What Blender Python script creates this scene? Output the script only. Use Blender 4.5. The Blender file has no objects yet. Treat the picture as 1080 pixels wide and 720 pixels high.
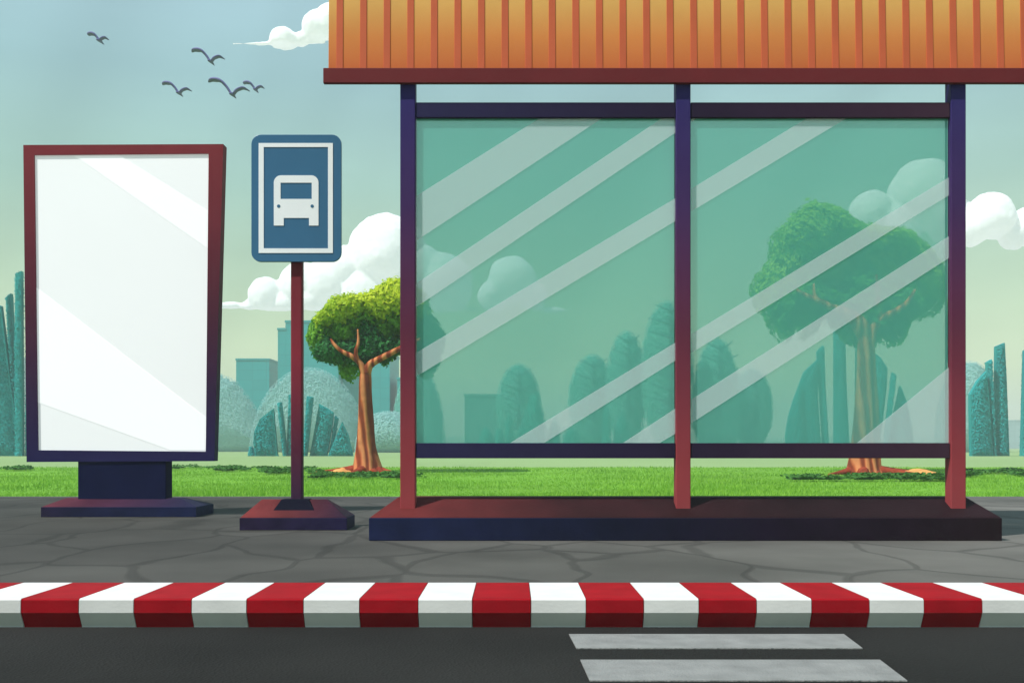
import bpy, bmesh, math, random
import numpy as np
from mathutils import Vector, Matrix
random.seed(7); rng = np.random.default_rng(7)
sc = bpy.context.scene
COL = sc.collection
F = 1080.0; CX = 540.0; HY = 470.0; CH = 0.5          # focal in px, vanishing point, camera height

def P(x, y, Y): return ((x-CX)/F*Y, Y, CH-(y-HY)/F*Y)
def X(x, Y): return (x-CX)/F*Y
def Z(y, Y): return CH-(y-HY)/F*Y
def lin(c):
    return tuple(((v/255)/12.92 if v/255 <= .04045 else ((v/255+.055)/1.055)**2.4) for v in c)

# ------------------------------------------------------------------ materials
def newmat(name):
    m = bpy.data.materials.new(name); m.use_nodes = True
    nt = m.node_tree; b = nt.nodes['Principled BSDF']
    return m, nt, b
def N(nt, t, **kw):
    n = nt.nodes.new(t)
    for k, v in kw.items():
        if hasattr(n, k) and not k[0].isupper(): setattr(n, k, v)
        else: n.inputs[k.replace('_', ' ')].default_value = v
    return n
def coords(nt, kind='Object'):
    return N(nt, 'ShaderNodeTexCoord').outputs[kind]
def ramp(nt, fac, stops, interp='LINEAR'):
    r = nt.nodes.new('ShaderNodeValToRGB'); nt.links.new(fac, r.inputs[0])
    r.color_ramp.interpolation = interp
    el = r.color_ramp.elements
    while len(el) < len(stops): el.new(.5)
    for e, (p, c) in zip(el, stops): e.position = p; e.color = (*c[:3], 1)
    return r.outputs[0]
def vary(nt, b, col, amt=.12, scale=4., rough=None, bump=0., bscale=40., src=None):
    """col: colour tuple or socket; slow tone noise on colour, fine noise on the bump"""
    co = coords(nt) if src is None else src
    n1 = N(nt, 'ShaderNodeTexNoise', Scale=scale, Detail=6.); nt.links.new(co, n1.inputs['Vector'])
    mr = N(nt, 'ShaderNodeMapRange'); nt.links.new(n1.outputs[0], mr.inputs[0])
    mr.inputs[1].default_value = .3; mr.inputs[2].default_value = .7
    mr.inputs[3].default_value = 1-amt; mr.inputs[4].default_value = 1+amt
    mx = N(nt, 'ShaderNodeVectorMath', operation='MULTIPLY')
    if isinstance(col, tuple): mx.inputs[0].default_value = col[:3]
    else: nt.links.new(col, mx.inputs[0])
    nt.links.new(mr.outputs[0], mx.inputs[1])
    nt.links.new(mx.outputs[0], b.inputs['Base Color'])
    if rough is not None: b.inputs['Roughness'].default_value = rough
    if bump:
        n2 = N(nt, 'ShaderNodeTexNoise', Scale=bscale, Detail=4.); nt.links.new(co, n2.inputs['Vector'])
        bp = N(nt, 'ShaderNodeBump', Strength=bump, Distance=.01)
        nt.links.new(n2.outputs[0], bp.inputs['Height']); nt.links.new(bp.outputs[0], b.inputs['Normal'])
    return mx
def simple(name, col, rough=.6, amt=.1, scale=4., bump=.1, bscale=60., metal=0., spec=.5):
    m, nt, b = newmat(name)
    vary(nt, b, tuple(col), amt, scale, rough, bump, bscale)
    b.inputs['Metallic'].default_value = metal; b.inputs['Specular IOR Level'].default_value = spec
    return m
def axis_ramp(name, axis, a, bnd, stops, rough=.45, amt=.06, scale=5., bump=.04, spec=.4, bscale=60):
    """a colour fade that runs along one axis of the object itself"""
    m, nt, b = newmat(name)
    co = coords(nt); sp = N(nt, 'ShaderNodeSeparateXYZ'); nt.links.new(co, sp.inputs[0])
    mr = N(nt, 'ShaderNodeMapRange'); nt.links.new(sp.outputs[axis], mr.inputs[0])
    spec = spec*.15; rough = min(1, rough+.12)
    mr.inputs[1].default_value = a; mr.inputs[2].default_value = bnd
    c = ramp(nt, mr.outputs[0], stops)
    vary(nt, b, c, amt, scale, rough, bump, bscale, co)
    b.inputs['Specular IOR Level'].default_value = spec
    return m
def leafmat(name, c1, c2, scale=1.2, trans=.25, rough=.6):
    m, nt, b = newmat(name)
    co = coords(nt)
    n1 = N(nt, 'ShaderNodeTexNoise', Scale=scale, Detail=3.); nt.links.new(co, n1.inputs['Vector'])
    at = N(nt, 'ShaderNodeAttribute', attribute_name='tone')
    ad = N(nt, 'ShaderNodeMath', operation='ADD'); nt.links.new(n1.outputs[0], ad.inputs[0]); nt.links.new(at.outputs['Fac'], ad.inputs[1])
    c = ramp(nt, ad.outputs[0], [(.38, c1), (.68, c2)])
    nt.links.new(c, b.inputs['Base Color']); b.inputs['Roughness'].default_value = rough
    b.inputs['Specular IOR Level'].default_value = .15
    tr = N(nt, 'ShaderNodeBsdfTranslucent'); nt.links.new(c, tr.inputs[0])
    mx = N(nt, 'ShaderNodeMixShader'); mx.inputs[0].default_value = trans
    nt.links.new(b.outputs[0], mx.inputs[1]); nt.links.new(tr.outputs[0], mx.inputs[2])
    nt.links.new(mx.outputs[0], nt.nodes['Material Output'].inputs[0])
    return m

# ------------------------------------------------------------------ mesh helpers
def tag(o, label=None, cat=None, group=None, kind=None):
    if label: o['label'] = label
    if cat: o['category'] = cat
    if group: o['group'] = group
    if kind: o['kind'] = kind
    return o
def empty(name, loc, label, cat, group=None):
    o = bpy.data.objects.new(name, None); COL.objects.link(o); o.location = loc
    o.empty_display_size = .2
    return tag(o, label, cat, group)
def link(name, verts, faces, mats, parent=None, midx=None, smooth=False, tone=None):
    me = bpy.data.meshes.new(name)
    me.from_pydata([tuple(v) for v in verts], [], [tuple(int(i) for i in f) for f in faces])
    for m in (mats if isinstance(mats, (list, tuple)) else [mats]): me.materials.append(m)
    if midx is not None: me.polygons.foreach_set('material_index', midx)
    if smooth: me.polygons.foreach_set('use_smooth', [True]*len(me.polygons))
    if tone is not None:
        a = me.attributes.new('tone', 'FLOAT', 'POINT'); a.data.foreach_set('value', np.asarray(tone, dtype=np.float32))
    me.update()
    o = bpy.data.objects.new(name, me); COL.objects.link(o)
    if parent is not None:
        o.parent = parent
        top = parent
        off = Vector((0, 0, 0))
        while top is not None: off += top.location; top = top.parent
        me.transform(Matrix.Translation(-off))
    return o
class MB:
    def __init__(s): s.v = []; s.f = []; s.m = []
    def add(s, vs, fs, mi=0):
        n = len(s.v); s.v += [tuple(v) for v in vs]; s.f += [tuple(i+n for i in f) for f in fs]; s.m += [mi]*len(fs)
    def box(s, x0, x1, y0, y1, z0, z1, mi=0):
        s.hexa([(x0,y0,z0),(x1,y0,z0),(x1,y1,z0),(x0,y1,z0)], [(x0,y0,z1),(x1,y0,z1),(x1,y1,z1),(x0,y1,z1)], mi)
    def hexa(s, lo, hi, mi=0):
        s.add(list(lo)+list(hi), [(3,2,1,0),(4,5,6,7),(0,1,5,4),(1,2,6,5),(2,3,7,6),(3,0,4,7)], mi)
    def prism(s, poly, y0, y1, mi=0):
        """poly: [(x,z)] counter-clockwise seen from the front (camera side), extruded from y0 to y1"""
        n = len(poly)
        a = sum(poly[i][0]*poly[(i+1)%n][1]-poly[(i+1)%n][0]*poly[i][1] for i in range(n))
        if a < 0: poly = poly[::-1]
        vs = [(x, y0, z) for x, z in poly]+[(x, y1, z) for x, z in poly]
        fs = [tuple(range(n)), tuple(range(2*n-1, n-1, -1))]
        fs += [(i, i+n, (i+1)%n+n, (i+1)%n) for i in range(n)]
        s.add(vs, fs, mi)
    def tube(s, path, rad, seg=10, mi=0, flat=(1, 1)):
        path = [Vector(p) for p in path]; n = len(path); rings = []
        up0 = None
        for i, p in enumerate(path):
            d = (path[min(i+1, n-1)]-path[max(i-1, 0)]).normalized()
            if up0 is None:
                up0 = Vector((0, 1, 0)) if abs(d.y) < .9 else Vector((1, 0, 0))
            u = (up0-d*up0.dot(d)).normalized(); w = d.cross(u)
            r = rad[i]
            rings.append([p+u*(math.cos(t)*r*flat[0])+w*(math.sin(t)*r*flat[1]) for t in [2*math.pi*k/seg for k in range(seg)]])
        vs = [v for r in rings for v in r]; fs = []
        for i in range(n-1):
            for k in range(seg):
                a = i*seg+k; b = i*seg+(k+1)%seg
                fs.append((a, b, b+seg, a+seg))
        fs.append(tuple(range(seg-1, -1, -1))); fs.append(tuple((n-1)*seg+k for k in range(seg)))
        s.add(vs, fs, mi)
    def build(s, name, mats, parent=None, bevel=0., smooth=False, segs=2):
        o = link(name, s.v, s.f, mats, parent, s.m, smooth)
        if bevel:
            m = o.modifiers.new('bevel', 'BEVEL'); m.width = bevel; m.segments = segs; m.limit_method = 'ANGLE'; m.angle_limit = math.radians(30)
            m.harden_normals = False
        return o
def smooth_path(pts, k=4):
    """Catmull-Rom through tuples of any length"""
    p = [np.array(q, float) for q in pts]; out = []
    for i in range(len(p)-1):
        a = p[max(i-1, 0)]; b = p[i]; c = p[i+1]; d = p[min(i+2, len(p)-1)]
        for j in range(k):
            t = j/k
            out.append(.5*((2*b)+(-a+c)*t+(2*a-5*b+4*c-d)*t*t+(-a+3*b-3*c+d)*t**3))
    out.append(p[-1]); return out
def sdf(poly, pts):
    """inside mask, distance to edge and outward direction for 2-D points"""
    q = np.asarray(poly, float); r = np.roll(q, -1, 0)
    x, y = pts[:, 0][:, None], pts[:, 1][:, None]
    cond = ((q[:, 1] > y) != (r[:, 1] > y))
    with np.errstate(divide='ignore', invalid='ignore'):
        xi = (r[:, 0]-q[:, 0])*(y-q[:, 1])/(r[:, 1]-q[:, 1])+q[:, 0]
    inside = (np.sum(cond & (x < xi), 1) % 2).astype(bool)
    e = r-q; L = np.maximum((e**2).sum(1), 1e-12)
    t = np.clip(((x-q[:, 0])*e[:, 0]+(y-q[:, 1])*e[:, 1])/L, 0, 1)
    nx = q[:, 0]+t*e[:, 0]; ny = q[:, 1]+t*e[:, 1]
    d2 = (x-nx)**2+(y-ny)**2; k = d2.argmin(1); ii = np.arange(len(pts))
    d = np.sqrt(d2[ii, k]); o = np.stack([nx[ii, k]-pts[:, 0], ny[ii, k]-pts[:, 1]], 1)/np.maximum(d, 1e-6)[:, None]
    return inside, d, o
def foliage(name, poly, Y, depth, n, leaf, mats, parent, hull=.82, front=.72, jit=.35, lump=.25, nj=.45, core='grid'):
    """a crown: a solid core well inside the outline and thousands of leaf faces through its outer volume"""
    poly = np.asarray(poly, float)
    lo = poly.min(0); hi = poly.max(0)
    V, Fc, T = [], [], []
    # core
    g = max((hi-lo).max()/34, leaf*.8)
    xs = np.arange(lo[0], hi[0]+g, g); zs = np.arange(lo[1], hi[1]+g, g)
    gx, gz = np.meshgrid(xs, zs); pts = np.stack([gx.ravel(), gz.ravel()], 1)
    ins, d, o = sdf(poly, pts); R = max(d[ins].max() if ins.any() else leaf, leaf)
    t = np.where(ins, np.clip((d-leaf*.5)/R, 0, 1), 0)
    prof = depth*np.sqrt(np.clip(1-(1-t)**2, 0, 1))*hull
    nx_ = len(xs); ok = ins & (d > leaf*.5); base = len(V)
    if core == 'prism':
        ok[:] = False; hb_ = MB(); hb_.prism([tuple(q) for q in poly], Y-depth*.45, Y+depth*.45); V += hb_.v; Fc += hb_.f; T += [0]*len(hb_.v)
    idx = -np.ones(len(pts), int)
    for i in np.where(ok)[0]:
        idx[i] = len(V); V.append((pts[i, 0], Y-prof[i], pts[i, 1])); V.append((pts[i, 0], Y+prof[i], pts[i, 1])); T += [0, 0]
    for r in range(len(zs)-1):
        for c in range(nx_-1):
            q = [r*nx_+c, r*nx_+c+1, (r+1)*nx_+c+1, (r+1)*nx_+c]
            if all(ok[k] for k in q):
                Fc.append([idx[k] for k in q]); Fc.append([idx[k]+1 for k in q[::-1]])
    # leaves
    got = 0; P2 = []; D2 = []; O2 = []
    while got < n:
        p = rng.uniform(lo, hi, (n*2, 2)); i2, dd, oo = sdf(poly, p)
        p, dd, oo = p[i2], dd[i2], oo[i2]
        keep = rng.random(len(p)) < (.35+.65*np.exp(-dd/(R*.45)))
        P2.append(p[keep]); D2.append(dd[keep]); O2.append(oo[keep]); got += keep.sum()
    p = np.concatenate(P2)[:n]; dd = np.concatenate(D2)[:n]; oo = np.concatenate(O2)[:n]
    t = np.clip(dd/R, 0, 1); pr = depth*np.sqrt(1-(1-t)**2)
    side = np.where(rng.random(n) < front, -1., 1.)
    # clump relief
    ph = rng.uniform(0, 6.28, 6)
    k = 2*math.pi/(leaf*7)
    lumpv = (np.sin(p[:, 0]*k+ph[0])*np.sin(p[:, 1]*k*1.1+ph[1])+.6*np.sin((p[:, 0]+p[:, 1])*k*1.9+ph[2]))*.5
    pr = pr*(1+lumpv*lump*.6)+rng.normal(0, leaf*.4, n)
    pos = np.stack([p[:, 0]+rng.normal(0, leaf*jit, n), Y+side*np.maximum(pr, 0), p[:, 1]+rng.normal(0, leaf*jit, n)], 1)
    nor = np.stack([oo[:, 0]*(1-t), side*(.25+t), oo[:, 1]*(1-t)+.25], 1)+rng.normal(0, nj, (n, 3))
    nor /= np.linalg.norm(nor, axis=1)[:, None]
    a = np.cross(nor, rng.normal(0, 1, (n, 3))); a /= np.linalg.norm(a, axis=1)[:, None]; b = np.cross(nor, a)
    s = (leaf*rng.uniform(.5, 1.0, n))[:, None]
    quad = np.stack([pos+a*s*.62, pos+b*s*.34+nor*s*.06, pos-a*s*.62, pos-b*s*.34+nor*s*.06], 1).reshape(-1, 3)
    tone = np.repeat(rng.uniform(-.14, .14, n)+lumpv*.10, 4)
    b0 = len(V); V = V+[tuple(v) for v in quad]; T = T+list(tone)
    Fc += [(b0+4*i, b0+4*i+1, b0+4*i+2, b0+4*i+3) for i in range(n)]
    return link(name, V, Fc, mats, parent, None, False, T)
def px(poly, Y): return [(X(x, Y), Z(y, Y)) for x, y in poly]
def dome(x0, x1, ytop, ybot, k=18, sq=2.3):
    c = (x0+x1)/2; r = (x1-x0)/2; pts = []
    for i in range(k+1):
        a = math.pi*i/k
        ca, sa = math.cos(a), math.sin(a)
        pts.append((c+r*math.copysign(abs(ca)**(2/sq), ca), ybot-(ybot-ytop)*abs(sa)**(2/sq)))
    return pts
def oval(x0, x1, ytop, ybot, k=28, low=.55):
    """egg outline with the widest line at fraction low of the height"""
    c = (x0+x1)/2; r = (x1-x0)/2; ym = ytop+(ybot-ytop)*low; pts = []
    for i in range(k):
        a = 2*math.pi*i/k; s = math.sin(a)
        pts.append((c+r*math.cos(a), ym-(ym-ytop)*s if s > 0 else ym-(ybot-ym)*s))
    return pts

# ------------------------------------------------------------------ world, sun, camera
EL, AZ = 54.0, -56.0            # sun height; degrees left of straight-behind-the-camera
w = bpy.data.worlds.new('World'); sc.world = w; w.use_nodes = True
nt = w.node_tree; bg = nt.nodes['Background']
sky = N(nt, 'ShaderNodeTexSky', sky_type='NISHITA', sun_disc=False)
sun_vec = Vector((math.sin(math.radians(AZ))*math.cos(math.radians(EL)), -math.cos(math.radians(AZ))*math.cos(math.radians(EL)), math.sin(math.radians(EL))))
sky.sun_elevation = math.radians(EL); sky.sun_rotation = math.atan2(sun_vec.x, sun_vec.y)
co = N(nt, 'ShaderNodeTexCoord'); sp = N(nt, 'ShaderNodeSeparateXYZ'); nt.links.new(co.outputs['Generated'], sp.inputs[0])
S = 1/.1
rmp = ramp(nt, sp.outputs[2], [(0, lin((228,244,192))), (.07, lin((224,243,190))), (.15, lin((200,230,194))), (.24, lin((172,212,198))), (.33, lin((164,204,208))), (.42, lin((172,208,220))), (1, lin((150,190,215)))])
# thin high veils of cloud
mp = N(nt, 'ShaderNodeMapping'); mp.inputs['Scale'].default_value = (1.2, 1.2, 7); mp.inputs['Rotation'].default_value = (0, .25, .3)
nt.links.new(co.outputs['Generated'], mp.inputs[0])
nz = N(nt, 'ShaderNodeTexNoise', Scale=1.6, Detail=5.); nt.links.new(mp.outputs[0], nz.inputs['Vector'])
mr = N(nt, 'ShaderNodeMapRange'); nt.links.new(nz.outputs[0], mr.inputs[0])
for i, v in ((1, .3), (2, .7), (3, S*.93), (4, S*1.07)): mr.inputs[i].default_value = v
# broad slanting shafts, very faint
mp2 = N(nt, 'ShaderNodeMapping'); mp2.inputs['Rotation'].default_value = (0, math.radians(-28), 0); nt.links.new(co.outputs['Generated'], mp2.inputs[0])
s2 = N(nt, 'ShaderNodeSeparateXYZ'); nt.links.new(mp2.outputs[0], s2.inputs[0])
n1d = N(nt, 'ShaderNodeTexNoise', noise_dimensions='1D', Scale=9., Detail=1.); nt.links.new(s2.outputs[0], n1d.inputs['W'])
rays = N(nt, 'ShaderNodeMapRange'); nt.links.new(n1d.outputs[0], rays.inputs[0])
for i, v in ((1, .35), (2, .65), (3, .93), (4, 1.07)): rays.inputs[i].default_value = v
mm = N(nt, 'ShaderNodeMath', operation='MULTIPLY'); nt.links.new(mr.outputs[0], mm.inputs[0]); nt.links.new(rays.outputs[0], mm.inputs[1]); mr = mm
vm = N(nt, 'ShaderNodeVectorMath', operation='MULTIPLY'); nt.links.new(rmp, vm.inputs[0]); nt.links.new(mr.outputs[0], vm.inputs[1])
mx = N(nt, 'ShaderNodeMix', data_type='RGBA'); mx.inputs[0].default_value = .92
nt.links.new(sky.outputs[0], mx.inputs[6]); nt.links.new(vm.outputs[0], mx.inputs[7])
nt.links.new(mx.outputs[2], bg.inputs[0]); bg.inputs[1].default_value = .1

sun = bpy.data.lights.new('sun', 'SUN'); sun.energy = 4.7; sun.angle = math.radians(.6); sun.color = (1, .98, .945)
so = bpy.data.objects.new('sun', sun); COL.objects.link(so); so.location = (-8, -8, 12)
so.rotation_euler = (-sun_vec).to_track_quat('-Z', 'Y').to_euler()

cam = bpy.data.cameras.new('camera'); co_ = bpy.data.objects.new('camera', cam); COL.objects.link(co_)
cam.sensor_width = 36; cam.lens = 36; cam.shift_y = (HY-360)/1080; cam.clip_end = 6000; cam.clip_start = .05
co_.location = (0, 0, CH); co_.rotation_euler = (math.pi/2, 0, 0); sc.camera = co_
sc.view_settings.view_transform = 'Standard'; sc.view_settings.look = 'None'; sc.view_settings.gamma = 1; sc.view_settings.exposure = 0
sc.view_settings.use_curve_mapping = False
sc.cycles.volume_bounces = 0; sc.cycles.max_bounces = 8; sc.cycles.transparent_max_bounces = 16
sc.cycles.volume_step_rate = 4; sc.cycles.volume_max_steps = 64
sc.cycles.use_denoising = True

# ------------------------------------------------------------------ ground surfaces
RZ = -.093
KY0, KY1 = .5*F/(631-HY), .5*F/(614-HY)     # kerb top, front and back edge
SW1 = 10.0; LAWN1 = 24.5
m, nt, b = newmat('asphalt')
vary(nt, b, (.019, .0178, .0165), .42, .7, .95, 0); b.inputs['Specular IOR Level'].default_value = .12
cz = coords(nt)
n2 = N(nt, 'ShaderNodeTexNoise', Scale=150., Detail=4.); nt.links.new(cz, n2.inputs['Vector'])
vo = N(nt, 'ShaderNodeTexVoronoi', Scale=120.); nt.links.new(cz, vo.inputs['Vector'])
bp = N(nt, 'ShaderNodeBump', Strength=.45, Distance=.006); nt.links.new(vo.outputs['Distance'], bp.inputs['Height']); nt.links.new(bp.outputs[0], b.inputs['Normal'])
M_asphalt = m
# flagstones: irregular slabs with dark joints
m, nt, b = newmat('paving')
cz = coords(nt); nn = N(nt, 'ShaderNodeTexNoise', Scale=1.1, Detail=2.); nt.links.new(cz, nn.inputs['Vector'])
sc_ = N(nt, 'ShaderNodeVectorMath', operation='SCALE'); nt.links.new(nn.outputs[1], sc_.inputs[0]); sc_.inputs['Scale'].default_value = .5
ad = N(nt, 'ShaderNodeVectorMath', operation='ADD'); nt.links.new(cz, ad.inputs[0]); nt.links.new(sc_.outputs[0], ad.inputs[1])
mpp = N(nt, 'ShaderNodeMapping'); nt.links.new(ad.outputs[0], mpp.inputs[0]); mpp.inputs['Scale'].default_value = (1.7, .95, 0)
ve = N(nt, 'ShaderNodeTexVoronoi', feature='DISTANCE_TO_EDGE', Scale=1.); nt.links.new(mpp.outputs[0], ve.inputs['Vector'])
vc = N(nt, 'ShaderNodeTexVoronoi', Scale=1.); nt.links.new(mpp.outputs[0], vc.inputs['Vector'])
joint = ramp(nt, ve.outputs['Distance'], [(.016, (.70,)*3), (.034, (1,)*3)])
sx = N(nt, 'ShaderNodeSeparateXYZ'); nt.links.new(cz, sx.inputs[0])
slab = ramp(nt, vc.outputs['Color'], [(0, (.066, .061, .055)), (1, (.087, .081, .073))])
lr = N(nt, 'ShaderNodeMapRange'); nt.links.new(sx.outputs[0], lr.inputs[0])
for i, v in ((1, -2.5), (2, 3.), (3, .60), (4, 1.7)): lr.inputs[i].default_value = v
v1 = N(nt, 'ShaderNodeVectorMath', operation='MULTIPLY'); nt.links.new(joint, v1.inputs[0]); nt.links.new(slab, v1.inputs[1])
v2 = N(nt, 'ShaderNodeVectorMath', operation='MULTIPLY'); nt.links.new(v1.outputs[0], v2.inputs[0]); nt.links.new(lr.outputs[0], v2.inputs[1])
vary(nt, b, v2.outputs[0], .34, .9, .92, 0, src=cz); b.inputs['Specular IOR Level'].default_value = .2  # broad blotches stand in for swooping shadows across the pavement
n3 = N(nt, 'ShaderNodeTexNoise', Scale=90., Detail=5.); nt.links.new(cz, n3.inputs['Vector'])
ms = N(nt, 'ShaderNodeMath', operation='MULTIPLY_ADD'); nt.links.new(joint, ms.inputs[0]); ms.inputs[1].default_value = 3.; nt.links.new(n3.outputs[0], ms.inputs[2])
bp = N(nt, 'ShaderNodeBump', Strength=.35, Distance=.006); nt.links.new(ms.outputs[0], bp.inputs['Height']); nt.links.new(bp.outputs[0], b.inputs['Normal'])
M_paving = m
M_soil = simple('soil', (.09, .12, .04), .95, .3, .5, .3)
M_lawn = simple('lawn_turf', (.16, .35, .036), .95, .16, .45, .4, 80, spec=.1)
M_meadow = simple('meadow', (.26, .37, .15), .95, .08, .05, .2, 20, spec=.1)
M_hill = simple('hill_grass', (.20, .30, .16), .95, .15, .01, 0, spec=.1)

def sheet(name, x0, x1, y0, y1, z, mat, kind='structure', depth=.15):
    mb = MB(); mb.box(x0, x1, y0, y1, z-depth, z); o = mb.build(name, mat); return tag(o, kind=kind)
g = MB(); g.add([(-3000, -60, -.4), (3000, -60, -.4), (3000, 4000, -.4), (-3000, 4000, -.4)], [(0, 1, 2, 3)])
tag(g.build('ground', simple('pale_bounce_ground', (.46, .48, .42), .95, .1, .01, 0, spec=.1)), kind='structure')  # unseen ground, coloured pale to bounce light up to the clouds
sheet('road', -40, 40, -8, KY0, RZ, M_asphalt, depth=.2)
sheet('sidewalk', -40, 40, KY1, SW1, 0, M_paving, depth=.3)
sheet('lawn', -60, 60, SW1, LAWN1, -.012, M_lawn, depth=.3)
sheet('meadow', -340, 340, LAWN1, 480, -.016, M_meadow, depth=.3)
sheet('footpath_edge', -40, 40, SW1-.001, SW1+.05, .004, simple('edging', (.16, .16, .15), .9, .2, 8), depth=.06)

# road marking bars
M_mark = simple('road_paint', (.235, .23, .22), .8, .16, 14, .5, 130)
def flat(name, pts, Y0z, mat, lbl):
    vs = []
    for x, y in pts:
        Y = (CH-Y0z)*F/(y-HY); vs.append((X(x, Y), Y))
    lo = [(a, c, Y0z-.003) for a, c in vs]; hi = [(a, c, Y0z) for a, c in vs]
    mb = MB(); n = len(vs)
    mb.add(lo+hi, [tuple(range(n, 2*n))]+[(i, (i+1) % n, (i+1) % n+n, i+n) for i in range(n)])
    o = mb.build(name, mat); o['kind'] = 'structure'
    if lbl: o['label'] = lbl
    return o
flat('road_marking', [(608,683),(910,683),(890,668),(600,668)], RZ+.004, M_mark, 'shorter pale grey crosswalk bar nearer the kerb')
flat('road_marking', [(622,717),(957,717),(928,695),(612,695)], RZ+.004, M_mark, 'longer pale grey crosswalk bar nearer the camera')

# ------------------------------------------------------------------ kerb, red and white
M_kw = simple('kerb_white', (.70, .675, .65), .7, .06, 9, .07, 90, spec=.1)
M_kr = simple('kerb_red', (.31, .004, .010), .7, .14, 9, .07, 90, spec=.06)
edges = [22, 83, 141, 202, 260, 320, 379, 441, 498, 560, 618, 679, 737, 798, 856, 917, 974.5, 1036]
wr, ww = 61.0, 58.2
e = list(edges)
while e[-1] < 1700: e.append(e[-1]+(ww if len(e) % 2 == 0 else wr))
pre = [22]
while pre[-1] > -650: pre.append(pre[-1]-(ww if len(pre) % 2 == 1 else wr))
pre = pre[1:][::-1]
alle = pre+e
kb = MB()
zb = RZ-.1
red0 = (len(pre)) % 2          # index parity of the red blocks
prof = [(KY1, zb), (KY0+.026, zb), (KY0+.023, RZ), (KY0-.001, -.046), (KY0, -.005), (KY0+.006, 0), (KY1, 0)]
for i in range(len(alle)-1):
    xa, xb = X(alle[i], KY0), X(alle[i+1], KY0)
    mi = 1 if i % 2 == red0 else 0
    n = len(prof)
    kb.add([(xa+.0012, y, z) for y, z in prof]+[(xb-.0012, y, z) for y, z in prof],
           [tuple(range(n-1, -1, -1)), tuple(range(n, 2*n))]+[(k, (k+1) % n, (k+1) % n+n, k+n) for k in range(n)], mi)
bm = bmesh.new()
ko = kb.build('kerb', [M_kw, M_kr]); tag(ko, kind='structure')
ko.data.flip_normals() if False else None

# ------------------------------------------------------------------ bus shelter
PY = 5.498       # depth of the posts' front faces
shelter = empty('bus_shelter', (X(720, 5.65), 5.7, 0), 'glazed bus shelter with orange ribbed roof, three posts and a dark plinth', 'bus shelter')
# plinth: low slab with a hipped top
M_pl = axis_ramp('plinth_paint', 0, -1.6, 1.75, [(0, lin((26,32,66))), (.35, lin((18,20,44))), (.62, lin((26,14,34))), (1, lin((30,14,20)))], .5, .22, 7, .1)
M_pt = axis_ramp('plinth_top_lit_paint', 0, -1.6, 1.75, [(0, lin((98,38,38))), (.28, lin((50,22,25))), (.65, lin((32,15,19))), (1, lin((38,20,26)))], .55, .2, 6, .15)  # sunlit wedge painted at the left end, shade painted into the rest
def hip(mb, front, frontY, ytop, ybot, back, ridgeY, ridge_y, ridge_w, mi=1, mi0=0):
    """slab with vertical sides and a top that rises to a flat ridge; mirrored about the ridge line"""
    x0, x1 = X(front[0], frontY), X(front[1], frontY)
    z1 = Z(ytop, frontY); z2 = Z(ridge_y, ridgeY)
    bY = 2*(ridgeY+ridge_w/2)-frontY
    rx0, rx1 = X(back[0], ridgeY), X(back[1], ridgeY)
    mb.box(x0, x1, frontY, bY, 0, z1, mi0)
    e_ = .002
    mb.hexa([(x0+e_, frontY+e_, z1+.001), (x1-e_, frontY+e_, z1+.001), (x1-e_, bY-e_, z1+.001), (x0+e_, bY-e_, z1+.001)],
            [(rx0, ridgeY, z2), (rx1, ridgeY, z2), (rx1, ridgeY+ridge_w, z2), (rx0, ridgeY+ridge_w, z2)], mi)
    return bY
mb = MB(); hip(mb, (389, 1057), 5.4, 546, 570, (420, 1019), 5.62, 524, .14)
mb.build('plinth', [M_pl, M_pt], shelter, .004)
postZ0 = Z(533, PY)
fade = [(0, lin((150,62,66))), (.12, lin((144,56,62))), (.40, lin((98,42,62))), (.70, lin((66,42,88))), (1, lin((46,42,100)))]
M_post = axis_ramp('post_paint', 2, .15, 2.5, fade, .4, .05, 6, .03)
M_rail = axis_ramp('rail_paint', 0, -1.4, 1.4, [(0, lin((42,38,72))), (.5, lin((38,26,50))), (1, lin((60,36,52)))], .45, .08, 8, .04)
M_trim = simple('eave_paint', lin((104,30,34)), .6, .08, 5, .04, spec=.15)
eaveTop, eaveBot = 72, 88
EY = 5.50
for xa, xb in ((422, 438), (713, 728.5), (1003, 1019)):
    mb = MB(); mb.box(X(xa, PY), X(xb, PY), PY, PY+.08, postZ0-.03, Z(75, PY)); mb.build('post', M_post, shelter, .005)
bays = ((438.3, 712.7), (728.8, 1002.7))
PN = PY+.008
for xa, xb in bays:
    for ya, yb in ((108, 124), (467, 483)):
        mb = MB(); mb.box(X(xa, PY)+.001, X(xb, PY)-.001, PN, PN+.06, Z(yb, PN), Z(ya, PN)); mb.build('rail', M_rail, shelter, .003)
# toughened glass, tinted teal
m, nt, b = newmat('tinted_glass')
tr = N(nt, 'ShaderNodeBsdfTransparent'); tr.inputs[0].default_value = (.90, .98, .96, 1)
df = N(nt, 'ShaderNodeBsdfDiffuse'); df.inputs[0].default_value = (.20, .70, .59, 1)
tl = N(nt, 'ShaderNodeBsdfTranslucent'); tl.inputs[0].default_value = (.20, .70, .59, 1)
gl = N(nt, 'ShaderNodeBsdfGlossy'); gl.inputs['Roughness'].default_value = .02
m1 = N(nt, 'ShaderNodeMixShader'); m1.inputs[0].default_value = .5; nt.links.new(df.outputs[0], m1.inputs[1]); nt.links.new(tl.outputs[0], m1.inputs[2])
m2 = N(nt, 'ShaderNodeMixShader'); m2.inputs[0].default_value = .47; nt.links.new(tr.outputs[0], m2.inputs[1]); nt.links.new(m1.outputs[0], m2.inputs[2])
fr = N(nt, 'ShaderNodeFresnel'); fr.inputs[0].default_value = 1.25
m3 = N(nt, 'ShaderNodeMixShader'); nt.links.new(fr.outputs[0], m3.inputs[0]); nt.links.new(m2.outputs[0], m3.inputs[1]); nt.links.new(gl.outputs[0], m3.inputs[2])
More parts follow.
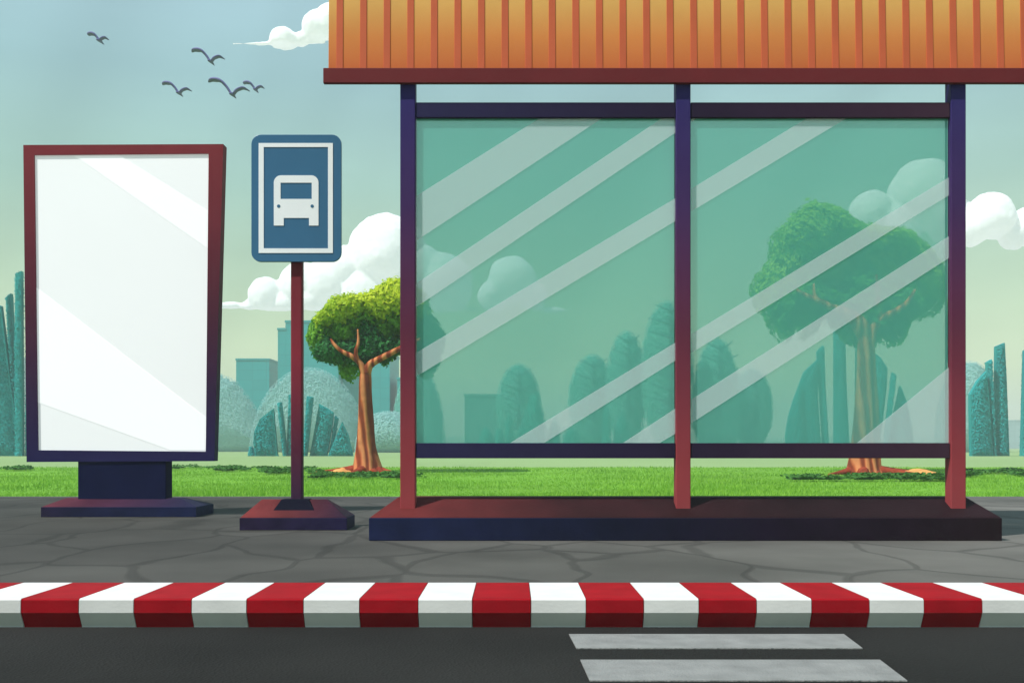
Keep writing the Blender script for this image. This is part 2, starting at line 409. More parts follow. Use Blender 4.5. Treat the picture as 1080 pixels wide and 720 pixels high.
nt.links.new(m3.outputs[0], nt.nodes['Material Output'].inputs[0]); M_glass = m
m, nt, b = newmat('glass_gloss')  # pale see-through streaks imitating diagonal reflections on the glass
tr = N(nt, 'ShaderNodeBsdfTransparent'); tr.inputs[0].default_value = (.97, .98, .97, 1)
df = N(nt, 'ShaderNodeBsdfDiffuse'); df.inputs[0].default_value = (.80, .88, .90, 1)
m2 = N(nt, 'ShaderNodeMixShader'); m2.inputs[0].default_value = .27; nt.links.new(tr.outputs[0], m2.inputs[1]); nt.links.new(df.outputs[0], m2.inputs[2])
nt.links.new(m2.outputs[0], nt.nodes['Material Output'].inputs[0]); M_gloss = m
GY = PY+.03
panes = []
for xa, xb in bays:
    mb = MB(); mb.box(X(xa, PY)+.003, X(xb, PY)-.003, GY, GY+.010, Z(467, GY)-.004, Z(124, GY)+.004)
    panes.append(mb.build('glass_pane', M_glass, shelter))
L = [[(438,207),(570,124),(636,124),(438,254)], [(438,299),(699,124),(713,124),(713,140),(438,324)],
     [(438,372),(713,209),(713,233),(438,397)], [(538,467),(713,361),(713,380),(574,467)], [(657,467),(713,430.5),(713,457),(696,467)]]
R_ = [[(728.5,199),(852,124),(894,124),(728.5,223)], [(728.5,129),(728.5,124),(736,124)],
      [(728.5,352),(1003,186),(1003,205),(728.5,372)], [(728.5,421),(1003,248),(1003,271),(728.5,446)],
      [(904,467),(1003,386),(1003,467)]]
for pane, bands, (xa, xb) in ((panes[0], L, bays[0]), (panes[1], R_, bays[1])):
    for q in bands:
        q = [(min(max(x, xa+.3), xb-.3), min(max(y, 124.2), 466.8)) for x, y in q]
        mb = MB(); mb.prism(px(q, GY-.004), GY-.004, GY-.002); mb.build('gloss_streak', M_gloss, pane)
# roof: sloped ribbed front over a dark eave beam, flat deck behind
M_or = axis_ramp('roof_sheet', 2, 2.50, 2.95, [(0, lin((196,98,56))), (.45, lin((214,132,70))), (.85, lin((222,166,92))), (1, lin((224,172,96)))], .5, .05, 3, .05)
M_rib = simple('roof_rib', lin((196,92,56)), .6, .08, 4, .05, spec=.2)
xr0, xr1 = X(346, EY), X(1096, EY)
zt = Z(eaveTop, EY); slope_y, slope_z = .02, .62
mb = MB()
mb.hexa([(xr0, EY+.01, zt-.01), (xr1, EY+.01, zt-.01), (xr1, EY+.05, zt-.01), (xr0, EY+.05, zt-.01)],
        [(xr0, EY+.01+slope_y, zt+slope_z), (xr1, EY+.01+slope_y, zt+slope_z), (xr1, EY+.05+slope_y, zt+slope_z), (xr0, EY+.05+slope_y, zt+slope_z)], 0)
x = 354.3
while x < 1090:
    a, c = X(x, EY), X(x+7.2, EY)
    mb.hexa([(a, EY+.0068, zt), (c, EY+.0068, zt), (c, EY+.012, zt), (a, EY+.012, zt)],
            [(a, EY+.0068+slope_y, zt+slope_z), (c, EY+.0068+slope_y, zt+slope_z), (c, EY+.012+slope_y, zt+slope_z), (a, EY+.012+slope_y, zt+slope_z)], 1)
    x += 24.95
mb.build('roof_front', [M_or, M_rib], shelter, .002)
mb = MB(); mb.box(X(342, EY), X(1100, EY), EY-.035, EY-.006, Z(88, EY-.03), Z(72, EY-.03)); mb.build('eave_beam', M_trim, shelter, .004)
mb = MB(); mb.box(xr0, xr1, EY+.075, EY+1.15, zt+slope_z-.06, zt+slope_z-.01); mb.build('roof_deck', M_trim, shelter, .004)
for xx in (xr0+.01, X(713, PY)+.02, xr1-.04):
    mb = MB(); mb.prism([(0, 0), (1, 0), (1, 1)], 0, 1); mb.v = []; mb.f = []; mb.m = []
    a_, c_ = EY+.055, EY+.9
    mb.hexa([(xx, a_, zt+.36), (xx+.03, a_, zt+.36), (xx+.03, a_+.05, zt+.36), (xx, a_+.05, zt+.36)],
            [(xx, a_, zt+slope_z-.062), (xx+.03, a_, zt+slope_z-.062), (xx+.03, c_, zt+slope_z-.062), (xx, c_, zt+slope_z-.062)])
    mb.build('roof_bracket', M_trim, shelter)


# ------------------------------------------------------------------ bus stop sign
SY = 6.07
sign = empty('bus_stop_sign', (X(312, SY+.2), SY+.2, 0), 'blue bus stop sign with a white bus pictogram on a maroon pole', 'bus stop sign')
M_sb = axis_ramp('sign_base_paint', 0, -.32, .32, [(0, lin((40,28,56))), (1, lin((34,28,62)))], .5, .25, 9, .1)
M_st = axis_ramp('sign_base_top_lit_paint', 0, -.32, .32, [(0, lin((120,50,50))), (.5, lin((84,36,40))), (1, lin((44,26,46)))], .55, .2, 7, .15)  # sunlight from the left painted into the fade, left end lighter
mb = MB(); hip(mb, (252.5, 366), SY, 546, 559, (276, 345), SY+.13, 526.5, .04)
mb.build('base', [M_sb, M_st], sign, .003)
PYs = SY+.12
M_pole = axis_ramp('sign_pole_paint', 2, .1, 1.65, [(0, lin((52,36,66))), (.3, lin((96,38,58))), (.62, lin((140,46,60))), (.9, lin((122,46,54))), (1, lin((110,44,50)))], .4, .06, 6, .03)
mb = MB()
mb.hexa([(X(289, PYs), PYs-.075, Z(539, PYs-.075)-.01), (X(336, PYs), PYs-.075, Z(539, PYs-.075)-.01), (X(330, PYs), PYs+.10, Z(538, PYs)-.02), (X(295, PYs), PYs+.10, Z(538, PYs)-.02)],
        [(X(298, PYs), PYs-.03, Z(526, PYs)), (X(326, PYs), PYs-.03, Z(526, PYs)), (X(326, PYs), PYs+.08, Z(526, PYs)), (X(298, PYs), PYs+.08, Z(526, PYs))])
mb.build('collar', simple('collar_paint', lin((16,16,34)), .8, spec=.05), sign, .003)
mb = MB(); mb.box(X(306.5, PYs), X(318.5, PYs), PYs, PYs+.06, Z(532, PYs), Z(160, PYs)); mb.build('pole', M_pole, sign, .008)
M_blue = simple('sign_blue', lin((44,100,138)), .35, .05, 4, .02)
M_white = simple('sign_white', (.95, .95, .96), .4, .03, 5, .02)
SP = PYs-.035
def rrect(x0, x1, y0, y1, r, k=6):
    out = []
    for cx, cy, a0 in ((x1-r, y0+r, 0), (x0+r, y0+r, 90), (x0+r, y1-r, 180), (x1-r, y1-r, 270)):
        for i in range(k+1):
            a = math.radians(a0+90*i/k); out.append((cx+r*math.cos(a), cy-r*math.sin(a)))
    return out
mb = MB(); mb.prism(px(rrect(265, 360, 142, 276, 10), SP), SP, SP+.02); plate = mb.build('sign_plate', M_blue, sign, .002)
def q4(x, y): return (240+x/4.5, 130+y/4.5)
def rect_px(x0, x1, y0, y1): return [q4(x0, y0), q4(x1, y0), q4(x1, y1), q4(x0, y1)]
mb = MB()
for r in ((148, 500, 95, 114), (148, 500, 594, 616), (148, 172, 114, 594), (477, 500, 114, 594)):
    mb.prism(px(rect_px(*r), SP), SP-.003, SP-.0005)
mb.build('border', M_white, plate)
mb = MB()
top = rrect(220, 432, 248, 320, 34)
top = [p for p in top if p[1] < 284] 
top = [q4(*p) for p in [(432, 283)]+top+[(220, 283)]]
mb.prism(px(top, SP), SP-.003, SP-.0005)
for r in ((220, 252, 283, 360), (400, 432, 283, 360), (220, 432, 360, 450), (220, 267, 450, 486), (387, 432, 450, 486)):
    mb.prism(px(rect_px(*r), SP), SP-.003, SP-.0005)
for cx in (243, 402):
    c = [q4(cx+8*math.cos(a*math.pi/5), 394+8*math.sin(a*math.pi/5)) for a in range(10)]
    mb.prism(px(c, SP), SP-.0045, SP-.002, 1)
mb.build('bus_pictogram', [M_white, M_blue], plate)

# ------------------------------------------------------------------ advertising lightbox
BY = 7.2
bill = empty('advertising_lightbox', (X(128, 7.6), 7.6, 0), 'tall blank white advertising lightbox in a maroon frame on a dark pedestal', 'billboard')
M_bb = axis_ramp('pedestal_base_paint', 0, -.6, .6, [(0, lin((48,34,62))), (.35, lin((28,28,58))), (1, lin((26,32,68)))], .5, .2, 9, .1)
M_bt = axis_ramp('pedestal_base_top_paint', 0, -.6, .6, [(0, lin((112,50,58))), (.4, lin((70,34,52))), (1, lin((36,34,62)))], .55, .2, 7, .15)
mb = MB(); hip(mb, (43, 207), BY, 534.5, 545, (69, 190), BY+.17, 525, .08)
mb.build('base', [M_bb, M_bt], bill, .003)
CY = BY+.15
mb = MB(); mb.box(X(82, CY), X(175, CY), CY, CY+.14, Z(531, CY)-.01, Z(480, CY)); mb.build('pedestal', simple('pedestal_paint', lin((16,20,56)), .8, .12, 5, .06, spec=.05), bill, .006)
FY = BY+.14
zf0, zf1 = Z(487, FY), Z(152, FY)
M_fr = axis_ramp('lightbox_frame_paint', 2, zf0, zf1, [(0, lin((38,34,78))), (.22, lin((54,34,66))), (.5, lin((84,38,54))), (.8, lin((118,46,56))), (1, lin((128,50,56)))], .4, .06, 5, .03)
fo = [(28, 487), (226, 486), (235.5, 152), (24.5, 153)]
fi = [(40, 474.5), (217, 476), (220, 162), (36, 163.5)]
mb = MB()
for i in range(4):
    j = (i+1) % 4
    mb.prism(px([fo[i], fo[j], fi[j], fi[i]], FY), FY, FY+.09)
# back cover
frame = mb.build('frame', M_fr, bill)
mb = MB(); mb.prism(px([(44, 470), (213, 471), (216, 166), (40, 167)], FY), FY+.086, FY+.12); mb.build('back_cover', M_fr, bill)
m, nt, b = newmat('glow_face')
vary(nt, b, (.86, .86, .86), .015, 1.5, .6, 0)
b.inputs['Emission Color'].default_value = (1, 1, 1, 1); b.inputs['Emission Strength'].default_value = .24; b.inputs['Specular IOR Level'].default_value = .2  # glow added to lift the panel to white in daylight
M_face = m
m, nt, b = newmat('panel_gloss')  # brighter copy of the face, imitating gloss streaks across it
vary(nt, b, (.93, .93, .93), .01, 1.5, .6, 0)
b.inputs['Emission Color'].default_value = (1, 1, 1, 1); b.inputs['Emission Strength'].default_value = .30; b.inputs['Specular IOR Level'].default_value = .2
M_panel_gloss = m
SF = FY+.012
mb = MB(); mb.prism(px([(x-.5 if x < 100 else x+.5, y) for x, y in fi], SF), SF, SF+.05); face = mb.build('glow_panel', M_face, bill)
for q in ([(80,165),(127,165),(219.3,223),(219,262)], [(37.8,303),(218,441),(216.7,474.6),(180,474.6),(39.6,424)]):
    mb = MB(); mb.prism(px(q, SF), SF-.002, SF-.0005); mb.build('panel_gloss_streak', M_panel_gloss, face)

# ------------------------------------------------------------------ the two trees
m, nt, b = newmat('bark')
cz = coords(nt); mpp = N(nt, 'ShaderNodeMapping'); nt.links.new(cz, mpp.inputs[0]); mpp.inputs['Rotation'].default_value = (0, .45, 0); mpp.inputs['Scale'].default_value = (1, 1, .16)
wv = N(nt, 'ShaderNodeTexWave', Scale=2.2, Distortion=7., Detail=3.); nt.links.new(mpp.outputs[0], wv.inputs['Vector'])
c = ramp(nt, wv.outputs[1], [(.15, lin((122,52,28))), (.5, lin((172,90,52))), (.85, lin((200,126,80)))])
vary(nt, b, c, .2, 6, .85, 0, src=cz); b.inputs['Specular IOR Level'].default_value = .15
bp = N(nt, 'ShaderNodeBump', Strength=.6, Distance=.03); nt.links.new(wv.outputs[1], bp.inputs['Height']); nt.links.new(bp.outputs[0], b.inputs['Normal'])
M_bark = m
M_root = simple('root_bark', lin((140,58,36)), .9, .35, 6, .6, 14, spec=.1)
M_mound = simple('sandy_soil', lin((226,160,92)), .95, .2, 5, .5, 30, spec=.1)
G_sunlit = leafmat('sunlit_leaves', (.36, .52, .02), (.62, .70, .04), 1.0, .35)  # yellow-green colour stands for sunlight on the crown top
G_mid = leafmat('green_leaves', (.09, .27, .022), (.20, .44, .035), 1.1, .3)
G_shaded = leafmat('shaded_leaves', (.016, .12, .03), (.04, .21, .045), 1.1, .2)  # dark colour stands for the shade under the small tree's crown

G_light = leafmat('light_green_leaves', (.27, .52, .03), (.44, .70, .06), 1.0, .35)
G_shade = leafmat('soft_shade_leaves', (.07, .30, .04), (.13, .42, .05), 1.1, .3)  # darker green painted as shade under the large tree's crown
def zt5(p): return (230+p[0]/3, 270+p[1]/3)
def zr2(p): return (740+p[0]/3.176, 180+p[1]/3.176)
def lmap(fn, pts): return [fn(p) for p in pts]
def tree_tubes(parent, Y, branches, fn, scale):
    """branches: list of (name, [(x, y, r, dy)]) in zoom px"""
    for name, pts in branches:
        pp = smooth_path([(*P(*fn((x, y)), Y+dy), r/scale/F*Y) for x, y, r, dy in pts], 5)
        mb = MB(); mb.tube([q[:3] for q in pp], [q[3] for q in pp], 12); mb.build(name, M_bark, parent, smooth=True)
def roots(parent, Y, x0, x1, xc, xm0, xm1, ybase=498, hump=6):
    """flare of roots with pale soil heaped at one side"""
    r = random.Random(int(xc))
    mb = MB()
    for a, b_, w_ in ((xc, x0, 4.5), (xc, x1, 4.5), (xc-4, (x0+xc)/2-6, 5), (xc+4, (x1+xc)/2+6, 5), (xc, xc-14, 7), (xc, xc+12, 7)):
        pts = []
        dy = r.uniform(-.9, .2)
        for t in (0, .3, .6, 1):
            xx = a+(b_-a)*t; h = (1-t)**1.6
            pts.append((X(xx, Y), Y+dy*t+math.sin(t*5)*.08, -.005+h*.12, (w_*(1-t)*1.2+1.7)/F*Y))
        pp = smooth_path(pts, 4); mb.tube([q[:3] for q in pp], [q[3] for q in pp], 10, flat=(1, .8))
    mb.build('roots', M_root, parent, smooth=True)
    bm = bmesh.new(); bmesh.ops.create_icosphere(bm, subdivisions=4, radius=1)
    cx_, w2 = X((xm0+xm1)/2, Y), (X(xm1, Y)-X(xm0, Y))/2
    for v in bm.verts:
        n = 1+.16*math.sin(v.co.x*5+1)+.08*math.sin(v.co.x*13+v.co.y*4)
        v.co = Vector((cx_+v.co.x*w2, Y-.1+v.co.y*.5, -.03+max(v.co.z, -.2)*hump/F*Y*n))
    me = bpy.data.meshes.new('soil_mound'); bm.to_mesh(me); bm.free(); me.materials.append(M_mound)
    for p_ in me.polygons: p_.use_smooth = True
    o = bpy.data.objects.new('soil_mound', me); COL.objects.link(o); o.parent = parent; me.transform(Matrix.Translation(-Vector(parent.location)))

TY = 20.0
t1 = empty('broad_tree', (X(387, TY), TY, 0), 'small green tree with sunlit yellow-green top and orange forked trunk, half behind the left shelter post', 'tree')
out = lmap(zt5, [(280,265),(285,225),(300,195),(330,170),(345,150),(370,128),(425,122),(475,118),(500,100),(520,85),(575,70),(625,100),(655,130),(665,170),(700,215),(716,245),(710,280),(700,315),(690,345),(662,387),(640,378),(620,345),(598,335),(575,302),(548,312),(522,345),(502,325),(480,335),(450,352),(432,372),(415,392),(398,392),(385,375),(378,345),(352,335),(322,326),(303,318),(290,295)])
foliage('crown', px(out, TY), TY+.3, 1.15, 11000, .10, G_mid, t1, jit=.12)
lime = lmap(zt5, [(300,197),(330,170),(345,150),(370,128),(425,122),(475,118),(500,100),(520,85),(575,70),(625,100),(652,128),(662,165),(640,190),(600,178),(565,182),(520,200),(490,188),(462,180),(430,195),(390,210),(350,212),(318,218)])  # outline of the crown top coloured as sunlit
foliage('top_foliage', px(lime, TY-.9), TY-.55, .62, 5200, .11, G_sunlit, t1)
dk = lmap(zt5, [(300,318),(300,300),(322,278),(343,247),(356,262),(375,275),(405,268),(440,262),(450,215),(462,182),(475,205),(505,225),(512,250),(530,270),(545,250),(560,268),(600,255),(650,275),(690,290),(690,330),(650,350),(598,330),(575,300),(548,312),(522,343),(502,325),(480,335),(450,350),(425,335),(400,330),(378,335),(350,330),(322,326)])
foliage('shaded_foliage', px(dk, TY-.85), TY-.62, .42, 4200, .10, G_shaded, t1)
tree_tubes(t1, TY, [
    ('trunk', [(477,700,52,-.9),(472,665,44,-.9),(468,600,30,-.9),(468,520,24,-.95),(466,440,20,-1.0),(466,395,19,-1.0),(468,362,16,-1.0)]),
    ('branch', [(466,372,14,-1.02),(450,340,9,-1.05),(425,318,8,-1.1),(390,300,6,-1.12),(368,280,5,-1.12),(356,262,2.5,-1.1)]),
    ('branch', [(440,332,7,-1.08),(436,300,5.5,-1.12),(444,270,4.5,-1.12),(442,232,2.5,-1.1)]),
    ('branch', [(470,372,14,-1.02),(480,345,12,-1.05),(510,326,10,-1.1),(550,305,8.5,-1.12),(590,285,7,-1.12),(640,262,4,-1.1)]),
], zt5, 3)
roots(t1, TY-.9, 328, 420, 389, 345, 376)

TR = 19.6
t2 = empty('broad_tree', (X(908, TR), TR, 0), 'large rounded green tree seen through the right glass pane', 'tree')
out = lmap(zr2, [(180,375),(185,350),(225,310),(240,280),(255,230),(265,205),(280,185),(315,152),(350,120),(370,105),(400,110),(455,125),(480,145),(540,183),(600,188),(690,197),(725,235),(765,270),(785,300),(800,335),(814,395),(806,435),(794,465),(780,488),(745,488),(715,492),(692,520),(683,560),(655,588),(635,583),(620,530),(600,560),(580,590),(555,590),(530,575),(505,570),(480,530),(455,492),(425,482),(405,490),(390,530),(372,552),(350,560),(345,530),(330,478),(318,520),(290,577),(262,545),(248,520),(235,490),(225,465),(200,460),(188,410)])
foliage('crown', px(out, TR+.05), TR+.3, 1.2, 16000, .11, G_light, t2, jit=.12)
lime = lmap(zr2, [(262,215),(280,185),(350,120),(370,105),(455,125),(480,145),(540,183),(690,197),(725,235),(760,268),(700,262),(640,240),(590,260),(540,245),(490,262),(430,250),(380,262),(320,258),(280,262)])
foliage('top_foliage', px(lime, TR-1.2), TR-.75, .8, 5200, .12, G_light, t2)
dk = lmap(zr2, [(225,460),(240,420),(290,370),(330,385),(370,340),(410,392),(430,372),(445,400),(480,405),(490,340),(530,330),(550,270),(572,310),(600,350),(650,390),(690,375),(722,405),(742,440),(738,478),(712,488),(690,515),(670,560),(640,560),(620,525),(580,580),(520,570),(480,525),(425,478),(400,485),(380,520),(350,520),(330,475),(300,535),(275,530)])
foliage('shaded_foliage', px(dk, TR-1.2), TR-.95, .5, 5200, .115, G_shade, t2)
tree_tubes(t2, TR, [
    ('trunk', [(545,1018,66,-1.2),(545,985,52,-1.2),(550,900,44,-1.2),(553,800,38,-1.25),(552,700,31,-1.3),(551,620,28,-1.35),(548,560,26,-1.35),(532,520,26,-1.4),(505,490,20,-1.45),(470,470,14,-1.5),(430,455,11,-1.52),(385,432,9,-1.52),(345,415,7,-1.5),(318,398,4,-1.5)]),
    ('branch', [(560,570,22,-1.35),(575,530,15,-1.4),(600,495,12,-1.45),(650,470,9.5,-1.5),(690,440,8,-1.5),(715,398,4,-1.5)]),
    ('branch', [(600,492,9,-1.45),(590,450,8,-1.5),(590,400,6.5,-1.5),(585,348,3,-1.5)]),
    ('branch', [(395,438,8,-1.52),(378,415,6,-1.52),(376,378,3,-1.5)]),
], zr2, 3.176)
roots(t2, TR-1.2, 866, 990, 911, 938, 990)

# ------------------------------------------------------------------ grass and tree-shadow patches
def grass(name, n, y0, y1, h, wd, c1, c2, xlim=.60, zz=-.012):
    u = rng.random(n); Y = 1/(1/y0+(1/y1-1/y0)*u); x = rng.uniform(-xlim, xlim, n)*Y*1.08
    hh = h*rng.uniform(.55, 1.15, n)*(.75+.45*np.sin(x*1.3+np.sin(Y*.9)*2)*np.sin(Y*.7)); a = rng.uniform(0, math.pi, n)
    dx, dy = np.cos(a)*wd/2*(Y/12), np.sin(a)*wd/2; lx = rng.normal(0, .35, n)*hh; ly = rng.normal(0, .35, n)*hh
    v = np.stack([np.stack([x-dx, Y-dy, np.full(n, zz)], 1), np.stack([x+dx, Y+dy, np.full(n, zz)], 1), np.stack([x+lx, Y+ly, zz+hh], 1)], 1).reshape(-1, 3)
    f = np.arange(3*n).reshape(-1, 3)
    return link(name, v, f, leafmat(name+'_blades', c1, c2, .8, .3), None, None, False, np.repeat(rng.uniform(-.15, .15, n), 3))
tag(grass('grass', 90000, SW1+.06, LAWN1, .045, .010, (.19, .40, .035), (.28, .53, .055)), 'short bright green grass between the sidewalk and the meadow', 'grass', kind='stuff')
# dark leaf patches laid on the lawn in place of tree shadows
def patch(x0, x1, y0, y1, n, seed):
    r = np.random.default_rng(seed)
    c = r.uniform(0, 1, (14, 2)); px_ = x0+(x1-x0)*c[:, 0]; py_ = y0+(y1-y0)*c[:, 1]
    k = r.integers(0, 14, n)
    yy = py_[k]+r.normal(0, .6, n); xx = px_[k]+r.normal(0, (x1-x0)/22+.8, n)
    yy = np.clip(yy, y0, y1); Yw = .5*F/(yy-HY); xw = (xx-CX)/F*Yw
    return xw, Yw
XS, YS = [], []
for a in ((225, 262, 493, 497, 700, 1), (262, 340, 494, 500, 900, 2), (335, 445, 500, 505, 1300, 3), (0, 30, 493, 496, 400, 4), (840, 1010, 502, 507, 2000, 5), (1015, 1090, 496, 503, 1400, 6), (120, 225, 492, 495, 500, 7)):
    x, y = patch(*a); XS.append(x); YS.append(y)
x = np.concatenate(XS); y = np.concatenate(YS); n = len(x)
hh = rng.uniform(.03, .075, n); a = rng.uniform(0, 6.28, n); s = .05
v = np.stack([np.stack([x, y, hh*.5], 1), np.stack([x+np.cos(a)*s, y+np.sin(a)*s, hh], 1), np.stack([x+np.cos(a+.7)*s*1.4, y+np.sin(a+.7)*s*1.4, hh*.9], 1), np.stack([x+np.cos(a+1.4)*s, y+np.sin(a+1.4)*s, hh*.6], 1)], 1).reshape(-1, 3)
tag(link('shadow_patches', v, np.arange(4*n).reshape(-1, 4), leafmat('shadow_leaves', (.03, .12, .015), (.07, .20, .03), 2., .2), None, None, False, np.repeat(rng.uniform(-.1, .1, n), 4)),
    'dark green leaf patches added as tree shadows on the lawn', 'ground cover', kind='stuff')

# ------------------------------------------------------------------ shrubs with upright fronds
T_teal = leafmat('teal_leaves', (.010, .34, .34), (.02, .43, .42), .35, .2)
T_soft = leafmat('sea_green_leaves', (.22, .60, .52), (.27, .68, .58), .3, .35)
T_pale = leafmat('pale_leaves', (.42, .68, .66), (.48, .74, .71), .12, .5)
M_twig = simple('dark_twig', (.03, .15, .13), .8)
FYs = 52.0; FB = 481
def frond_shrub(label, polys, Yd, group='upright frond shrubs at the edge of the meadow', mat=T_teal):
    xs = [p[0] for q in polys for p in q]; c = (min(xs)+max(xs))/2
    r = empty('frond_shrub', (X(c, Yd), Yd, 0), label, 'shrub', group)
    for i, q in enumerate(polys):
        pw = px(q, Yd); ar = (max(p[0] for p in pw)-min(p[0] for p in pw))*(max(p[1] for p in pw)-min(p[1] for p in pw))
        foliage('frond', pw, Yd+(i % 3-1)*.25, .30, int(min(5000, 400+ar*480)), .10, mat, r, .85, .75, .12, .15, .22, 'prism')
    return r
f1 = [[(271,481),(269,466),(270,455),(276,442),(290,431),(294,478),(295,481)], [(293,425),(297,424),(300,450),(303,481),(299,481)],
      [(304,416),(311,415),(311,481),(301.5,481)], [(325,418),(331.5,419),(325,481),(320.5,481)],
      [(337,426),(345,430),(352,435),(351,445),(345,481),(327,481)], [(353,438),(356,441),(349,481),(346,481)],
      [(362,445),(368,458),(373,478),(373,481),(347,481)], [(262,481),(264,471),(266,471),(271,481)]]
f2 = [[(829,481),(827,460),(830,440),(836,420),(842,405),(845,440),(847,481)], [(843,405),(848,392),(862,379),(862,420),(866,481),(846,481)],
      [(863,370),(869,364),(870,366),(872,420),(876,481),(870,481)], [(878,347),(889,345),(890,400),(894,481),(878,481)],
      [(903,362),(905,362),(906,481),(902,481)], [(922,371),(930,377),(937,388),(936,410),(930,460),(928,481),(924,481)],
      [(939,393),(942,397),(937,440),(931,481),(929,481)], [(949,407),(956,425),(962,455),(963,481),(933,481)], [(823,481),(826,473),(829,469),(832,473),(835,481)]]
f3 = [[(1021,481),(1020,430),(1020,416),(1028,402),(1037,392),(1040,425),(1044,481)], [(1040,382),(1045,379),(1047,430),(1049,481),(1045,481)],
      [(1052,365),(1061,361),(1063,400),(1066,481),(1051,481)], [(1077,370),(1085,366),(1083,430),(1079,481),(1074,481)],
      [(1090,378),(1098,384),(1092,481),(1082,481)], [(1103,392),(1116,415),(1112,481),(1094,481)]]
f4 = [[(-30,481),(-28,350),(-20,330),(-12,322),(-10,481)], [(-9,481),(-8,335),(0,322),(2,323),(8,370),(16,430),(20,481)], [(5,313),(10,309),(11,330),(14,370),(19,430),(21,481),(15,455),(8,370)],
      [(20,290),(26,287),(27,481),(20.5,481),(19.5,380)], [(30,296),(36,302),(36,481),(28,481)], [(38,330),(50,350),(48,481),(37,481)]]
frond_shrub('teal shrub of upright fronds directly behind the bus stop sign pole', f1, FYs)
frond_shrub('teal shrub of upright fronds behind the trunk of the large tree in the right pane', f2, FYs)
frond_shrub('teal shrub of tall fronds at the right edge, beyond the right shelter post', f3, FYs)
frond_shrub('tallest teal frond shrub, at the left edge behind the white lightbox', f4, FYs)

# small conical shrubs seen through the left pane
T_cone = leafmat('blue_green_leaves', (.03, .33, .25), (.05, .40, .31), .35, .2)
def cone(label, polys, Yd):
    xs = [p[0] for q in polys for p in q]
    r = empty('cone_shrub', (X(sum(xs)/len(xs), Yd), Yd, 0), label, 'shrub', 'conical shrubs behind the left pane')
    for q in polys:
        pw = px(q, Yd); ar = (max(p[0] for p in pw)-min(p[0] for p in pw))*(max(p[1] for p in pw)-min(p[1] for p in pw))
        foliage('foliage', pw, Yd, .8, int(600+ar*220), .11, T_cone, r, .85, .7, .12, .15, .25)
    return r
cone('tallest conical shrub in the left pane, in front of the low flat-roofed block', [[(542,482),(545,460),(552,437),(559,418),(564,413),(569,416),(574,435),(577,455),(578,482)]], 50)
cone('narrow pointed shrub just left of the tallest conical shrub', [[(531,482),(533,445),(537,434),(541,445),(543,482)]], 49)
cone('low double-domed shrub in front of the flat-roofed block', [dome(504, 522, 451, 482), dome(520, 533, 452, 482)], 48)
cone('small domed shrub just right of the tallest conical shrub', [[(576,482),(579,452),(584,441),(590,448),(592,482)]], 50.5)
cone('low rounded shrub below the three ribbed trees', [[(590,482),(594,458),(600,449),(608,452),(614,466),(617,482)]], 49.5)
cone('slim pointed shrub in front of the second ribbed tree', [[(634,482),(635,440),(639,423),(643,440),(645,482)]], 51)
cone('bushy pointed shrub at the foot of the two tallest ribbed trees', [[(644,482),(648,450),(656,431),(664,448),(668,482)]], 52)

# ------------------------------------------------------------------ ribbed round-topped trees
def ribbed(label, x0, x1, yt, Yd, ybot=474, shape=None, n=3200, mat=T_soft):
    c = (x0+x1)/2
    r = empty('ribbed_tree', (X(c, Yd), Yd, 0), label, 'tree', 'round-topped ribbed trees beyond the meadow')
    pw = px(shape or oval(x0, x1, yt, ybot, 30, .5), Yd); Dp = 1.3
    foliage('crown', pw, Yd, Dp, n*3, .14, mat, r, .96, .75, .06, .03, .12)
    pp = smooth_path([(X(c, Yd), Yd, -.1, .16), (X(c, Yd), Yd-.6, 1.2, .13), (X(c, Yd), Yd-Dp-.42, Z((yt+480)/2, Yd), .10), (X(c, Yd), Yd-Dp*.85, Z(yt+8, Yd), .05)], 5)
    mb = MB(); mb.tube([q[:3] for q in pp], [q[3] for q in pp], 8); mb.build('trunk', M_twig, r, smooth=True)
    k = 0; y = yt+16
    while y < 466:
        for s in (-1, 1):
            hw = (x1-x0)/2*(.80 if y > yt+26 else .55)
            pts = [(X(c, Yd), Yd-Dp-.42, Z(y, Yd), .075), (X(c+s*hw*.5, Yd), Yd-Dp*1.25, Z(y-4.0, Yd), .062), (X(c+s*hw, Yd), Yd-Dp*1.0, Z(y-9.5 if s > 0 else y-8, Yd), .02)]
            qq = smooth_path(pts, 3); mb = MB(); mb.tube([q[:3] for q in qq], [q[3] for q in qq], 6); mb.build('branch', M_twig, r, smooth=True)
        y += 13.5
    return r
ribbed('short ribbed tree behind the low flat-roofed block in the left pane', 523, 571, 383, 74)
ribbed('lowest and leftmost of the three ribbed trees left of the middle post', 599, 650, 373, 72)
ribbed('ribbed tree of middle height between its lower and taller neighbours left of the middle post', 638, 683, 348, 70)
ribbed('tallest ribbed tree, its crown half hidden by the middle post', 675, 732, 316, 68, n=4200)
ribbed('narrow-topped ribbed tree just right of the middle post', 729, 780, 355, 70, shape=[(757,355),(765,360),(772,372),(778,392),(781,420),(780,450),(776,474),(738,474),(729,450),(728,420),(732,392),(740,370),(748,358)])
ribbed('broad low ribbed tree to the right of the narrow-topped one', 769, 815, 388, 73)

